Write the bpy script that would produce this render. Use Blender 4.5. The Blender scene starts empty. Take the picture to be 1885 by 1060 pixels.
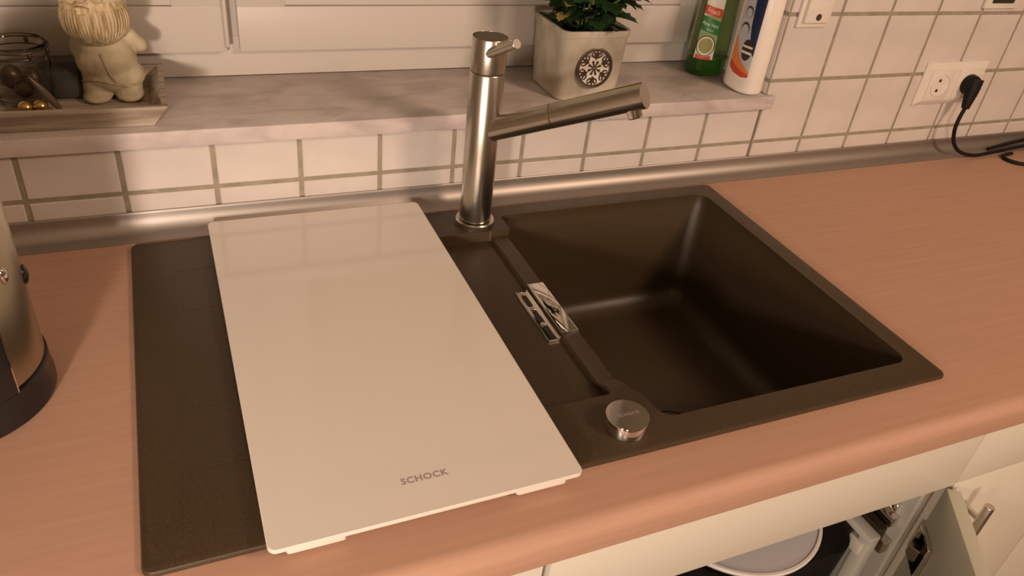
import bpy, bmesh, math, random
from mathutils import Vector, Matrix, Euler
random.seed(7)
sc = bpy.context.scene
COL = sc.collection
LIFT = 0.9          # worktop height: everything is modelled with the worktop at z=0, then lifted
PI = math.pi

# ------------------------------------------------------------------ camera, world, lights, exposure
cam_d = bpy.data.cameras.new('camera'); cam = bpy.data.objects.new('camera', cam_d); COL.objects.link(cam)
cam.location = (0.0726404, -0.4363471, 0.5585700)
cam.rotation_euler = Euler((0.975465226, -0.102734271, -0.393232071), 'XYZ')
cam_d.sensor_fit = 'HORIZONTAL'; cam_d.sensor_width = 36.0
cam_d.lens = 1427.672 / 1885 * 36.0
cam_d.clip_start = 0.01; cam_d.clip_end = 50
sc.camera = cam

world = bpy.data.worlds.new('room_glow'); sc.world = world; world.use_nodes = True
bg = world.node_tree.nodes['Background']
bg.inputs[0].default_value = (1.0, 0.72, 0.40, 1); bg.inputs[1].default_value = 0.10

def area_light(name, loc, target, size, size_y, power, color, spread=PI):
    l = bpy.data.lights.new(name, 'AREA'); l.shape = 'RECTANGLE'; l.size = size; l.size_y = size_y
    l.energy = power; l.color = color; l.spread = spread
    o = bpy.data.objects.new(name, l); COL.objects.link(o); o.location = loc
    o.rotation_euler = (Vector(target) - Vector(loc)).to_track_quat('-Z', 'Y').to_euler()
    return o
# ceiling lamp of the kitchen, to the right
area_light('ceiling_light', (1.60, -1.20, 1.28), (0.75, 0.1, -.1), 0.35, 0.35, 19.5, (1.0, 0.69, 0.49))
# lamp at the cooker on the left, low above the worktop
area_light('hood_light', (-0.38, -0.75, 0.32), (0.20, 0.55, 0.06), 0.09, 0.09, 3.0, (1.0, 0.77, 0.62), math.radians(110))
# lamp of the dining room far behind the photographer
area_light('room_light', (-0.9, -2.9, 0.50), (0.6, 0.0, 0), 0.40, 0.40, 32, (1.0, 0.76, 0.58))
sc.view_settings.view_transform = 'Standard'; sc.view_settings.look = 'None'
sc.view_settings.gamma = 1.0; sc.view_settings.use_curve_mapping = False
sc.view_settings.exposure = 0.20

# ------------------------------------------------------------------ materials
def srgb(r, g, b):
    f = lambda c: (c/255/12.92) if c/255 <= .04045 else ((c/255+.055)/1.055)**2.4
    return (f(r), f(g), f(b), 1)
def mat(name, col, rough=.5, metal=0.0, spec=.5, coat=0.0, trans=0.0, ior=1.45, **kw):
    m = bpy.data.materials.new(name); m.use_nodes = True
    p = m.node_tree.nodes['Principled BSDF']
    p.inputs['Base Color'].default_value = col if len(col) == 4 else (*col, 1)
    p.inputs['Roughness'].default_value = rough; p.inputs['Metallic'].default_value = metal
    p.inputs['Specular IOR Level'].default_value = spec; p.inputs['Coat Weight'].default_value = coat
    p.inputs['Coat Roughness'].default_value = .05
    p.inputs['Transmission Weight'].default_value = trans; p.inputs['IOR'].default_value = ior
    return m
def noise_mat(m, c1, c2, scale=(10,10,10), detail=6, lo=.35, hi=.65, bump=0.0, bump_scale=None, dist=0.0, kind='NOISE'):
    nt = m.node_tree; p = nt.nodes['Principled BSDF']
    tc = nt.nodes.new('ShaderNodeTexCoord'); mp = nt.nodes.new('ShaderNodeMapping'); mp.inputs['Scale'].default_value = scale
    nt.links.new(tc.outputs['Object'], mp.inputs[0])
    n = nt.nodes.new('ShaderNodeTexNoise'); n.inputs['Scale'].default_value = 1; n.inputs['Detail'].default_value = detail
    n.inputs['Distortion'].default_value = dist
    nt.links.new(mp.outputs[0], n.inputs['Vector'])
    r = nt.nodes.new('ShaderNodeValToRGB'); r.color_ramp.elements[0].position = lo; r.color_ramp.elements[1].position = hi
    r.color_ramp.elements[0].color = c1; r.color_ramp.elements[1].color = c2
    nt.links.new(n.outputs['Fac'], r.inputs[0]); nt.links.new(r.outputs[0], p.inputs['Base Color'])
    if bump:
        b = nt.nodes.new('ShaderNodeBump'); b.inputs['Strength'].default_value = bump; b.inputs['Distance'].default_value = .001
        if bump_scale:
            n2 = nt.nodes.new('ShaderNodeTexNoise'); n2.inputs['Scale'].default_value = bump_scale; n2.inputs['Detail'].default_value = 3
            nt.links.new(tc.outputs['Object'], n2.inputs['Vector']); nt.links.new(n2.outputs['Fac'], b.inputs['Height'])
        else: nt.links.new(n.outputs['Fac'], b.inputs['Height'])
        nt.links.new(b.outputs[0], p.inputs['Normal'])
    return m
def brushed(m, scale, strength=.15):
    nt = m.node_tree; p = nt.nodes['Principled BSDF']
    tc = nt.nodes.new('ShaderNodeTexCoord'); mp = nt.nodes.new('ShaderNodeMapping'); mp.inputs['Scale'].default_value = scale
    nt.links.new(tc.outputs['Object'], mp.inputs[0])
    n = nt.nodes.new('ShaderNodeTexNoise'); n.inputs['Scale'].default_value = 1; n.inputs['Detail'].default_value = 3
    nt.links.new(mp.outputs[0], n.inputs['Vector'])
    b = nt.nodes.new('ShaderNodeBump'); b.inputs['Strength'].default_value = strength; b.inputs['Distance'].default_value = .0004
    nt.links.new(n.outputs['Fac'], b.inputs['Height']); nt.links.new(b.outputs[0], p.inputs['Normal'])
    return m

M = {}
M['wood'] = noise_mat(mat('beech_laminate', (.5,.3,.2), rough=.56, spec=.45), (0.47,0.282,0.200,1), (0.53,0.325,0.232,1), scale=(7,150,150), detail=9, lo=.25, hi=.8, bump=.03, dist=.2)
M['tile'] = noise_mat(mat('white_tile', (.8,.8,.8), rough=.16, spec=.5), (.595,.55,.52,1), (.655,.61,.58,1), scale=(14,14,14), detail=2, bump=.05)
M['grout'] = noise_mat(mat('grey_grout', (.3,.3,.3), rough=.9), (.26,.23,.17,1), (.34,.30,.23,1), scale=(60,60,60))
M['marble'] = noise_mat(mat('grey_marble', (.5,.5,.5), rough=.36, spec=.4), (.40,.355,.345,1), (.60,.54,.525,1), scale=(14,30,30), detail=10, lo=.28, hi=.60, dist=.7)
M['frame'] = mat('white_painted_frame', (.545,.51,.47), rough=.42)
M['steel'] = brushed(mat('brushed_steel', (.62,.57,.50), rough=.27, metal=1.0), (500,500,6), .12)
M['steel_tap'] = brushed(mat('brushed_tap_steel', (.52,.485,.435), rough=.27, metal=1.0), (900,900,10), .10)
M['reflection_steel'] = mat('steel_dark_reflection', (.07,.045,.03), rough=.4, metal=1.0)  # dark reflection on the tap's top, put into the metal colour
M['alu'] = brushed(mat('brushed_aluminium', (.42,.385,.36), rough=.48, metal=1.0), (4,700,700), .10)
M['chrome'] = mat('chrome', (.78,.74,.70), rough=.06, metal=1.0)
M['granite'] = noise_mat(mat('dark_granite_composite', (.04,.03,.02), rough=.42, spec=.5), (.038,.0245,.012,1), (.072,.048,.024,1), scale=(900,900,900), detail=2, lo=.3, hi=.75, bump=.12)
M['board'] = mat('white_glass', (.76,.715,.66), rough=.10, spec=.5, coat=.3)
M['rubber_white'] = mat('white_plastic_foot', (.72,.69,.62), rough=.4)
M['print_grey'] = mat('grey_print', (.34,.29,.28), rough=.4)
M['plastic_white'] = mat('white_plastic', (.74,.70,.64), rough=.3)
M['cabinet'] = mat('cream_cabinet_front', (.71,.67,.585), rough=.42)
M['cab_inside'] = mat('cabinet_lining', (.62,.62,.56), rough=.5)
M['door_inner'] = mat('shaded_door_inner_face', (.50,.50,.42), rough=.5)  # shade of the turned-away face put into this grey-green colour
M['black'] = mat('black_rubber', (.007,.006,.006), rough=.55, spec=.3)
M['black_gloss'] = mat('black_plastic', (.015,.013,.013), rough=.25)
M['dark'] = mat('painted_void_shade', (.02,.018,.016), rough=.8)  # dark colour painting in the shade of gaps, slots and holes
M['blind'] = mat('cream_blind', (.66,.62,.48), rough=.8)
M['stone'] = noise_mat(mat('pale_stone_figure', (.5,.45,.33), rough=.85), (.40,.34,.22,1), (.62,.56,.42,1), scale=(30,30,30), bump=.3, bump_scale=400)
M['beard'] = noise_mat(mat('beard_stone', (.5,.4,.25), rough=.85), (.34,.25,.13,1), (.60,.50,.32,1), scale=(220,220,30), bump=.6)
M['tray'] = noise_mat(mat('greyed_wood', (.3,.25,.2), rough=.7), (.26,.20,.15,1), (.50,.44,.36,1), scale=(8,120,120), bump=.3)
M['pot'] = noise_mat(mat('weathered_zinc_grey_pot', (.4,.36,.3), rough=.62), (.32,.285,.205,1), (.52,.475,.40,1), scale=(22,22,18), detail=5, lo=.3, hi=.7, bump=.15)
M['medal_white'] = mat('cream_enamel', (.82,.78,.68), rough=.4)
M['medal_dark'] = mat('dark_bronze_line', (.06,.035,.025), rough=.5)
M['leaf'] = noise_mat(mat('dark_green_leaf', (.03,.08,.03), rough=.45), (.007,.024,.008,1), (.028,.07,.020,1), scale=(40,40,40))
M['leaf_dry'] = mat('dry_yellow_leaf', (.30,.22,.07), rough=.7)
M['stem'] = mat('green_stem', (.10,.16,.05), rough=.5)
M['soil'] = noise_mat(mat('potting_soil', (.03,.02,.015), rough=.95), (.012,.009,.006,1), (.05,.035,.022,1), scale=(150,150,150), bump=.8)
M['green_pet'] = mat('green_translucent_plastic', (.66,.84,.50), rough=.08, trans=1.0, ior=1.34)
M['green_soap'] = mat('green_soap', (.22,.50,.16), rough=.1, trans=.9, ior=1.34)
M['label_green'] = mat('label_green', (.03,.20,.05), rough=.4)
M['label_white'] = mat('label_white', (.72,.72,.62), rough=.4)
M['label_red'] = mat('label_red', (.58,.07,.035), rough=.4)
M['label_orange'] = mat('label_orange', (.72,.22,.06), rough=.4)
M['label_blue'] = mat('label_blue', (.012,.022,.07), rough=.4)
M['label_grey'] = mat('label_silver_blue', (.48,.50,.55), rough=.35)
M['label_dark'] = mat('label_dark', (.05,.03,.025), rough=.4)
M['plate_green'] = mat('printed_plate_olive', (.30,.30,.10), rough=.4)
M['bottle_white'] = mat('white_bottle_plastic', (.82,.77,.70), rough=.32)
M['glass'] = mat('clear_glass', (.97,.98,.96), rough=.02, trans=1.0, ior=1.3)
M['brass'] = mat('old_brass', (.55,.38,.16), rough=.25, metal=1.0)
M['wire'] = mat('dark_wire', (.10,.07,.05), rough=.4, metal=.7)
M['slate'] = noise_mat(mat('dark_slate', (.04,.04,.04), rough=.6), (.03,.03,.028,1), (.06,.055,.05,1), scale=(60,60,60))
M['lid'] = mat('grey_lid', (.50,.50,.53), rough=.35)
M['lid_rim'] = mat('pale_lid_rim', (.72,.70,.66), rough=.35)
M['kettle'] = brushed(mat('kettle_steel', (.50,.45,.35), rough=.30, metal=1.0), (8,8,700), .12)
M['floor'] = noise_mat(mat('floor_tile', (.3,.25,.2), rough=.5), (.22,.17,.12,1), (.30,.24,.17,1), scale=(5,5,5))
M['wall'] = mat('plaster_wall', (.70,.64,.54), rough=.85)

# ------------------------------------------------------------------ helpers
ORIG = {}
def origin(o):
    return ORIG.get(o.name, Vector((0,0,0))) if o else Vector((0,0,0))
def tag(o, label=None, cat=None, group=None, kind=None):
    if label: o['label'] = label
    if cat: o['category'] = cat
    if group: o['group'] = group
    if kind: o['kind'] = kind
    return o
def empty(name, loc, label=None, cat=None, group=None, kind=None):
    o = bpy.data.objects.new(name, None); COL.objects.link(o); o.location = loc
    o.empty_display_size = .02; ORIG[o.name] = Vector(loc)
    return tag(o, label, cat, group, kind)
def obj(name, bm, m, parent=None, smooth=True, base=None, angle=35):
    """link bm (world coordinates) as one mesh object, its origin on the parent's origin or on base"""
    if isinstance(bm, bpy.types.Mesh): me = bm
    else:
        bmesh.ops.recalc_face_normals(bm, faces=bm.faces)
        me = bpy.data.meshes.new(name); bm.to_mesh(me); bm.free()
    if base is None:
        base = origin(parent)
        if parent is None and len(me.vertices):
            xs = [v.co for v in me.vertices]
            base = Vector((sum(v.x for v in xs)/len(xs), sum(v.y for v in xs)/len(xs), min(v.z for v in xs)))
    base = Vector(base)
    me.transform(Matrix.Translation(-base))
    me.materials.clear()
    for mm in (m if isinstance(m, (list, tuple)) else [m]): me.materials.append(mm)
    o = bpy.data.objects.new(name, me); COL.objects.link(o)
    o.location = base - origin(parent)
    if parent: o.parent = parent
    ORIG[o.name] = base
    if smooth:
        for p in me.polygons: p.use_smooth = True
        try: me.set_sharp_from_angle(angle=math.radians(angle))
        except Exception: pass
    return o
def box(bm, x0, x1, y0, y1, z0, z1, bev=0.0, seg=2, mi=0):
    r = bmesh.ops.create_cube(bm, size=1.0)
    vs = r['verts']
    for v in vs:
        v.co = Vector(((x0+x1)/2 + v.co.x*(x1-x0), (y0+y1)/2 + v.co.y*(y1-y0), (z0+z1)/2 + v.co.z*(z1-z0)))
    fs = list({f for v in vs for f in v.link_faces})
    for f in fs: f.material_index = mi
    if bev > 0:
        es = list({e for v in vs for e in v.link_edges})
        bmesh.ops.bevel(bm, geom=es, offset=bev, segments=seg, profile=.5, affect='EDGES')
    return bm
def loft(bm, rings, cap0=True, cap1=True, closed=True):
    R = [[bm.verts.new(p) for p in ring] for ring in rings]
    n = len(R[0])
    for a, b in zip(R, R[1:]):
        for i in range(n if closed else n-1):
            j = (i+1) % n
            bm.faces.new((a[i], a[j], b[j], b[i]))
    if cap0: bm.faces.new(list(reversed(R[0])))
    if cap1: bm.faces.new(R[-1])
    return R
def frame_of(d):
    d = Vector(d).normalized(); u = d.orthogonal().normalized(); return u, d.cross(u), d
def lathe(bm, base, prof, axis=(0,0,1), n=48, cap0=True, cap1=True):
    u, v, d = frame_of(axis); base = Vector(base)
    rings = [[base + d*h + (u*math.cos(2*PI*i/n) + v*math.sin(2*PI*i/n))*max(r, 1e-5) for i in range(n)] for r, h in prof]
    loft(bm, rings, cap0, cap1); return bm
def tube(bm, pts, rad, n=12, caps=True):
    pts = [Vector(p) for p in pts]; rings = []; u = None
    for i, p in enumerate(pts):
        d = (pts[min(i+1, len(pts)-1)] - pts[max(i-1, 0)]).normalized()
        if u is None: u = d.orthogonal().normalized()
        else: u = (u - d*u.dot(d)).normalized()
        v = d.cross(u); r = rad[i] if isinstance(rad, (list, tuple)) else rad
        rings.append([p + (u*math.cos(2*PI*k/n) + v*math.sin(2*PI*k/n))*r for k in range(n)])
    loft(bm, rings, caps, caps); return bm
def smooth_path(pts, k=8):
    pts = [Vector(p) for p in pts]; P = [pts[0]] + pts + [pts[-1]]; out = []
    for i in range(1, len(P)-2):
        a, b, c, d = P[i-1:i+3]
        for s in range(k):
            t = s/k
            out.append(.5*((2*b) + (c-a)*t + (2*a-5*b+4*c-d)*t*t + (3*b-a-3*c+d)*t**3))
    out.append(pts[-1]); return out
def rrect(cx, cy, hx, hy, r, n=8):
    """rounded rectangle outline, counter-clockwise"""
    out = []
    for sx, sy, a0 in ((1,1,0), (-1,1,90), (-1,-1,180), (1,-1,270)):
        for i in range(n+1):
            a = math.radians(a0 + 90*i/n)
            out.append((cx + sx*(hx-r) + r*math.cos(a), cy + sy*(hy-r) + r*math.sin(a)))
    return out
def ring_at(pts, z): return [Vector((x, y, z)) for x, y in pts]
def rounded_slab(bm, cx, cy, hx, hy, r, z0, z1, bev=.001, n=8):
    rings = [ring_at(rrect(cx,cy,hx-bev,hy-bev,max(r-bev,.0002),n), z0), ring_at(rrect(cx,cy,hx,hy,r,n), z0+bev),
             ring_at(rrect(cx,cy,hx,hy,r,n), z1-bev), ring_at(rrect(cx,cy,hx-bev,hy-bev,max(r-bev,.0002),n), z1)]
    loft(bm, rings); return bm
def text_mesh(s, size, depth=.0001, spacing=1.0, bold=0.0):
    c = bpy.data.curves.new('txt', 'FONT'); c.body = s; c.size = size; c.extrude = depth; c.align_x = 'CENTER'; c.align_y = 'CENTER'
    c.space_character = spacing; c.offset = bold; c.resolution_u = 3
    o = bpy.data.objects.new('txt', c); COL.objects.link(o)
    bpy.context.view_layer.update()
    me = bpy.data.meshes.new_from_object(o.evaluated_get(bpy.context.evaluated_depsgraph_get()))
    bpy.data.objects.remove(o); bpy.data.curves.remove(c)
    return me
def eval_mesh(o):
    bpy.context.view_layer.update()
    me = bpy.data.meshes.new_from_object(o.evaluated_get(bpy.context.evaluated_depsgraph_get()))
    bpy.data.objects.remove(o); return me
def tmp_obj(bm):
    bmesh.ops.recalc_face_normals(bm, faces=bm.faces)
    me = bpy.data.meshes.new('tmp'); bm.to_mesh(me); bm.free()
    o = bpy.data.objects.new('tmp', me); COL.objects.link(o); return o
NB = lambda: bmesh.new()
def struct(o): o['kind'] = 'structure'; return o

# ------------------------------------------------------------------ setting
WY = .55                      # tiled wall face
XC = .9935                    # right corner of the window opening
floor = struct(obj('floor', box(NB(), -2.25, 3.25, -3.65, .86, -.92, -.9), M['floor'], smooth=False))
RW = mat('cream_room_wall', (.62,.53,.38), rough=.9)
struct(obj('wall_left', box(NB(), -2.25, -2.2, -3.6, .6, -.9, 1.7), RW, smooth=False))
struct(obj('wall_right', box(NB(), 3.2, 3.25, -3.6, .6, -.9, 1.7), RW, smooth=False))
struct(obj('wall_front', box(NB(), -2.25, 3.25, -3.65, -3.6, -.9, 1.7), RW, smooth=False))
struct(obj('ceiling', box(NB(), -2.25, 3.25, -3.65, .86, 1.7, 1.75), mat('white_ceiling', (.80,.74,.64), rough=.9), smooth=False))
wall = struct(empty('wall_back', (.5, .60, -.9)))
g = NB()
box(g, -2.2, XC-.001, WY+.0018, .85, -.9, .1195)
box(g, XC+.0012, 3.2, WY+.0018, .85, -.9, 1.7)
box(g, -2.2, -.75, WY+.0018, .85, .1195, 1.7); box(g, -.75, XC-.001, WY+.0018, .85, 1.0, 1.7)
obj('grouted_wall', g, M['grout'], wall, smooth=False)
P = .11014; X0 = .0022; ZA = .0556; PZ = .109; GR = .0060
tile_cache = {}
def tile(x0, x1, z0, z1):
    k = (round(x1-x0, 4), round(z1-z0, 4))
    if k not in tile_cache:
        b = NB(); w, h = k
        rings = [[Vector((sx*(w/2-i), y, sz*(h/2-i))) for sx, sz in ((-1,-1),(1,-1),(1,1),(-1,1))] for y, i in ((.004, 0), (.0012, 0), (0, .0014))]
        loft(b, rings, True, True); bmesh.ops.recalc_face_normals(b, faces=b.faces)
        me = bpy.data.meshes.new('tile'); b.to_mesh(me); b.free(); me.materials.append(M['tile']); tile_cache[k] = me
    o = bpy.data.objects.new('tile', tile_cache[k]); COL.objects.link(o)
    o.location = Vector(((x0+x1)/2, WY, (z0+z1)/2)) - origin(wall); o.parent = wall
    return o
for i in range(-5, 19):
    xa = X0 + P*(i-1) + GR/2; xb = X0 + P*i - GR/2
    if i == 10: xa, xb = XC + .005, X0 + P*10 - GR/2
    if i == 9: xb = XC - .0035
    if i == 10: xa = XC + .0038
    tile(xa, xb, -.048, ZA - GR/2)
    if xa < XC:
        tile(xa, xb, ZA + GR/2, .1192)
    else:
        for k in range(0, 6): tile(xa, xb, ZA + PZ*k + GR/2, ZA + PZ*(k+1) - GR/2)
# tile that closes the reveal of the window, right side
for z0, z1 in ((.142, ZA+PZ-GR/2), (ZA+PZ+GR/2, ZA+2*PZ-GR/2), (ZA+2*PZ+GR/2, ZA+3*PZ-GR/2), (ZA+3*PZ+GR/2, ZA+4*PZ-GR/2)):
    for y0, y1 in ((WY+.003, WY+.085), (WY+.090, WY+.172)):
        b = box(NB(), XC, XC+.004, y0, y1, z0, z1, .0010, 1)
        obj('tile', b, M['tile'], wall, smooth=False)
# worktop: rounded front edge, cut out under the sink
def worktop():
    b = NB()
    prof = [(.528, -.0385), (.528, 0)]
    yf = -.0655; r = .017
    def extr(x0, x1, pr):
        loft(b, [[Vector((x0, y, z)) for y, z in pr], [Vector((x1, y, z)) for y, z in pr]])
    front = [(.020, -.0385), (.020, 0)] + [(yf+r - r*math.sin(a), -r + r*math.cos(a)) for a in [PI/2*k/10 for k in range(11)]] + \
            [(yf+.004-.004*math.cos(a), -.0345-.004*math.sin(a)) for a in [PI/2*k/4 for k in range(5)]]
    extr(-1.3, 2.4, front)
    box(b, -1.3, .016, .020, WY-.001, -.0385, 0); box(b, .872, 2.4, .020, WY-.001, -.0385, 0)
    box(b, .016, .872, .493, WY-.001, -.0385, 0)
    bmesh.ops.remove_doubles(b, verts=b.verts, dist=1e-5)
    return b
wt = obj('worktop', worktop(), M['wood'])
tag(wt, 'beech wood laminate kitchen worktop that carries the dark sink', 'worktop')
# aluminium upstand strip
def strip():
    pr = [(.5495, 0.0002), (.5185, 0.0002), (.5185, .0010), (.5192, .0014), (.5290, .0030), (.5300, .0034)]
    for k in range(0, 9):
        a = PI/2*k/8
        pr.append((.5300 + .0165*math.sin(a)*1.0, .0030 + .0235*(1-math.cos(a))**.9))
    pr += [(.5468, .0290), (.5475, .0300), (.5495, .0300)]
    b = NB(); loft(b, [[Vector((x, y, z)) for y, z in pr] for x in (-1.3, 2.4)]); return b
st = obj('trim_1', strip(), M['alu']); struct(st)

# marble sill
b = NB(); box(b, -.74, XC-.0005, .5385, .735, .1200, .1420, .0012, 2)
box(b, XC-.0005, 1.0045, .5385, .5495, .1200, .1420, .0012, 2)
sill = obj('window_sill', b, M['marble'], angle=50); tag(sill, 'grey veined marble window sill above the short tile rows', 'window sill')

# window: fixed frame, two casements with glazing bead, blind behind the glass
win = struct(empty('window_1', (.2, .72, .142)))
b = NB(); FY = .7245
box(b, -.75, XC-.0005, FY, FY+.07, .1425, .200, .002, 2)
box(b, .135, .19, FY, FY+.06, .199, .90, .002, 2)
box(b, -.75, -.70, FY, FY+.07, .199, .95, .002, 2); box(b, .955, XC-.0005, FY, FY+.07, .199, .95, .002, 2)
box(b, -.75, XC-.0005, FY, FY+.07, .949, 1.0, .002, 2)
obj('window_frame', b, M['frame'], win, angle=40)
def casement(x0, x1):
    z0, z1 = .1815, .92; w = .066; y0 = .710
    b = NB()
    def sect(xa, xb, za, zb): box(b, xa, xb, y0, y0+.045, za, zb, .0022, 2)
    sect(x0, x1, z0, z0+w-.0028); sect(x0, x1, z1-w, z1); sect(x0, x0+w, z0+w-.004, z1-w+.002); sect(x1-w, x1, z0+w-.004, z1-w+.002)
    f = obj('casement', b, M['frame'], win, angle=40)
    b = NB(); c0, c1, d0, d1 = x0+w-.002, x1-w+.002, z0+w-.0022, z1-w+.002
    for q in ((c0, c1, d0, d0+.014), (c0, c1, d1-.014, d1), (c0, c0+.014, d0+.013, d1-.013), (c1-.014, c1, d0+.013, d1-.013)):
        box(b, q[0], q[1], y0+.0015, y0+.03, q[2], q[3], .0015, 2)
    obj('glazing_bead', b, M['frame'], f, angle=40)
    obj('pane', box(NB(), c0+.01, c1-.01, y0+.018, y0+.022, d0+.01, d1-.01), M['glass'], f, smooth=False)
    obj('roller_blind', box(NB(), c0, c1, y0+.0455, y0+.047, d0, d1), M['blind'], win, smooth=False)
casement(.1715, 1.05-.085); casement(-.69, .1550)
# small hinge pin at the foot of the left casement
obj('hinge_pin', lathe(NB(), (.1555, .7085, .190), [(.0026,0),(.0030,.001),(.0030,.10),(.0022,.102)], n=16), M['frame'], win)

# ------------------------------------------------------------------ cabinets under the worktop
FF = -.058
cab = empty('sink_cabinet', (.626, .2, -.9), 'cream sink cabinet with its door swung open on a waste bin', 'cabinet')
b = NB(); box(b, .339, .355, -.038, .50, -.8, -.0395); obj('side_panel', b, M['cab_inside'], cab, smooth=False)
b = NB(); box(b, .900, .9155, -.038, .50, -.8, -.0395); obj('side_panel', b, M['cab_inside'], cab, smooth=False)
b = NB(); box(b, .355, .900, -.038, .50, -.80, -.784); obj('bottom_panel', b, M['cab_inside'], cab, smooth=False)
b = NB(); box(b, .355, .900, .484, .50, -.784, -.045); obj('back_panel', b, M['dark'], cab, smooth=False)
obj('front_panel', box(NB(), .3370, .9160, FF, FF+.018, -.1372, -.0392, .0012, 2), M['cabinet'], cab)
obj('plinth', box(NB(), .339, .9155, 0.0, .016, -.9, -.801), M['cabinet'], cab, smooth=False)
# open door, hinged on the right, swung towards the camera
hx, hy = .9150, -.0600; ang = math.radians(55)
dv = Vector((-math.cos(ang), -math.sin(ang), 0)); nv = Vector((math.sin(ang), -math.cos(ang), 0))   # nv: outer face
def slab_on(dv, nv, h, l0, l1, t0, t1, z0, z1, bev=.001):
    b = box(NB(), l0, l1, t0, t1, z0, z1, bev, 2)
    b.transform(Matrix(((dv.x, nv.x, 0, h.x), (dv.y, nv.y, 0, h.y), (0, 0, 1, 0), (0, 0, 0, 1)))); return b
H = Vector((hx, hy, 0))
dr = obj('door', slab_on(dv, nv, H, .002, .572, -.009, .009, -.795, -.1405), M['door_inner'], cab); dr['label'] = 'open door seen on its shaded inner face'
hg = NB()
m4 = Matrix(((dv.x, nv.x, 0, H.x), (dv.y, nv.y, 0, H.y), (0, 0, 1, 0), (0, 0, 0, 1)))
q = lathe(NB(), (.030, -.0095, -.235), [(.0175,0),(.0175,-.002),(.015,-.003)][::-1], axis=(0,1,0), n=28); q.transform(m4)
tm = bpy.data.meshes.new('t'); q.to_mesh(tm); q.free(); hg.from_mesh(tm)
q = box(NB(), .006, .050, -.016, -.0095, -.262, -.208, .001, 1); q.transform(m4); q.to_mesh(tm); q.free(); hg.from_mesh(tm)
obj('hinge_cup', hg, M['chrome'], dr, angle=40)
# hinge arm on the side panel
b = NB(); box(b, .886, .8995, -.030, .045, -.243, -.226, .0015, 2); box(b, .8935, .8999, -.022, .035, -.262, -.207, .001, 1)
obj('hinge_arm', b, M['chrome'], cab, angle=40)
b = NB()
bmesh.ops.create_uvsphere(b, u_segments=24, v_segments=14, radius=.0125)
for v in b.verts: v.co = Vector((v.co.x*.7 + .889, v.co.y*1.25 + .016, v.co.z - .196))
tube(b, smooth_path([(.888,.010,-.204),(.886,-.006,-.212),(.888,-.018,-.222)], 6), [.006]*13, 12)
obj('hinge_spring', b, M['chrome'], cab, angle=60)
# waste bin inside
wb = empty('waste_bin', (.70, .16, -.75), 'black waste bin with round grey lid inside the open sink cabinet', 'waste bin')
b = NB(); cx, cy, hx_, hy_ = .69, .145, .155, .175
loft(b, [ring_at(rrect(cx,cy,hx_-.02,hy_-.02,.03), -.74), ring_at(rrect(cx,cy,hx_,hy_,.035), -.268), ring_at(rrect(cx,cy,hx_,hy_,.035), -.262), ring_at(rrect(cx,cy,hx_-.004,hy_-.004,.03), -.262)], True, True)
obj('bin_body', b, M['black'], wb)
LC = (.71, .0836)
obj('lid', lathe(NB(), (*LC, -.2585), [(.108,-.003),(.112,.000),(.1165,.004),(.1165,.0075),(.07,.0085),(.0,.009)][0:6], n=72), M['lid'], wb)
b = NB(); rg = []
for a in range(73):
    pass
u = [(.1165,.004),(.1222,.004),(.1228,.007),(.1215,.0095),(.1180,.0095),(.1165,.0078)]
R = [[Vector((LC[0]+r*math.cos(2*PI*k/72), LC[1]+r*math.sin(2*PI*k/72), -.2585+h)) for k in range(72)] for r, h in u]
R.append(R[0]); loft(b, R, False, False); bmesh.ops.remove_doubles(b, verts=b.verts, dist=1e-6)
obj('lid_rim', b, M['lid_rim'], wb)
# white pull-out frame and dark runner
pf = empty('pull_out_frame', (.86, .1, -.30), 'pale pull-out frame beside the black waste bin', 'frame')
b = NB(); box(b, .850, .869, -.036, .44, -.258, -.246, .002, 2); box(b, .850, .869, -.036, -.018, -.70, -.2575, .002, 2); box(b, .50, .8505, -.036,-.026, -.46,-.43,.002,2)
obj('side_rail', b, M['cab_inside'], pf)
b = NB(); box(b, .8695, .884, -.030, .44, -.275, -.240, .001, 1); obj('runner', b, M['wire'], pf)
b = NB(); box(b, .884, .8995, -.036, .40, -.29, -.268, .001, 1); obj('runner_channel', b, M['steel'], pf)
b = NB(); box(b, .846, .8505, -.030, -.008, -.285, -.262, .002, 2); obj('clip', b, M['plastic_white'], pf)

lc = empty('cabinet', (.02, .2, -.9), 'left neighbour cabinet front with a dark gap beside the sink cabinet', 'cabinet')
obj('front_panel', box(NB(), -.268, .3292, FF, FF+.018, -.78, -.0392, .0012, 2), M['plastic_white'], lc)
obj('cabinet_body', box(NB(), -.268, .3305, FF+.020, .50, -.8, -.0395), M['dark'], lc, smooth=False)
rc = empty('cabinet', (1.05, .2, -.9), 'cream right hand cabinet with a drawer above a bar handled door', 'cabinet')
obj('cabinet_body', box(NB(), .9175, 1.189, FF+.020, .50, -.8, -.0395), M['cabinet'], rc, smooth=False)
obj('drawer_front', box(NB(), .9185, 1.1885, FF, FF+.018, -.1345, -.0392, .0012, 2), M['cabinet'], rc)
rd = obj('door', box(NB(), .9185, 1.1885, FF, FF+.018, -.795, -.1375, .0012, 2), M['cabinet'], rc)
b = NB(); lathe(b, (.9545, FF-.032, -.305), [(.0058,0),(.0062,.0006),(.0062,.1494),(.0058,.15)], n=24)
for z in (-.182, -.278): lathe(b, (.9545, FF-.032, z), [(.0042,0),(.0042,.0325)], axis=(0,1,0), n=16)
obj('handle', b, M['steel'], rd)
rc2 = empty('cabinet', (1.5, .2, -.9), 'cream cabinet at the far right edge under the worktop', 'cabinet')
obj('cabinet_body', box(NB(), 1.190, 1.80, FF+.020, .50, -.8, -.0395), M['cabinet'], rc2, smooth=False)
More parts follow.
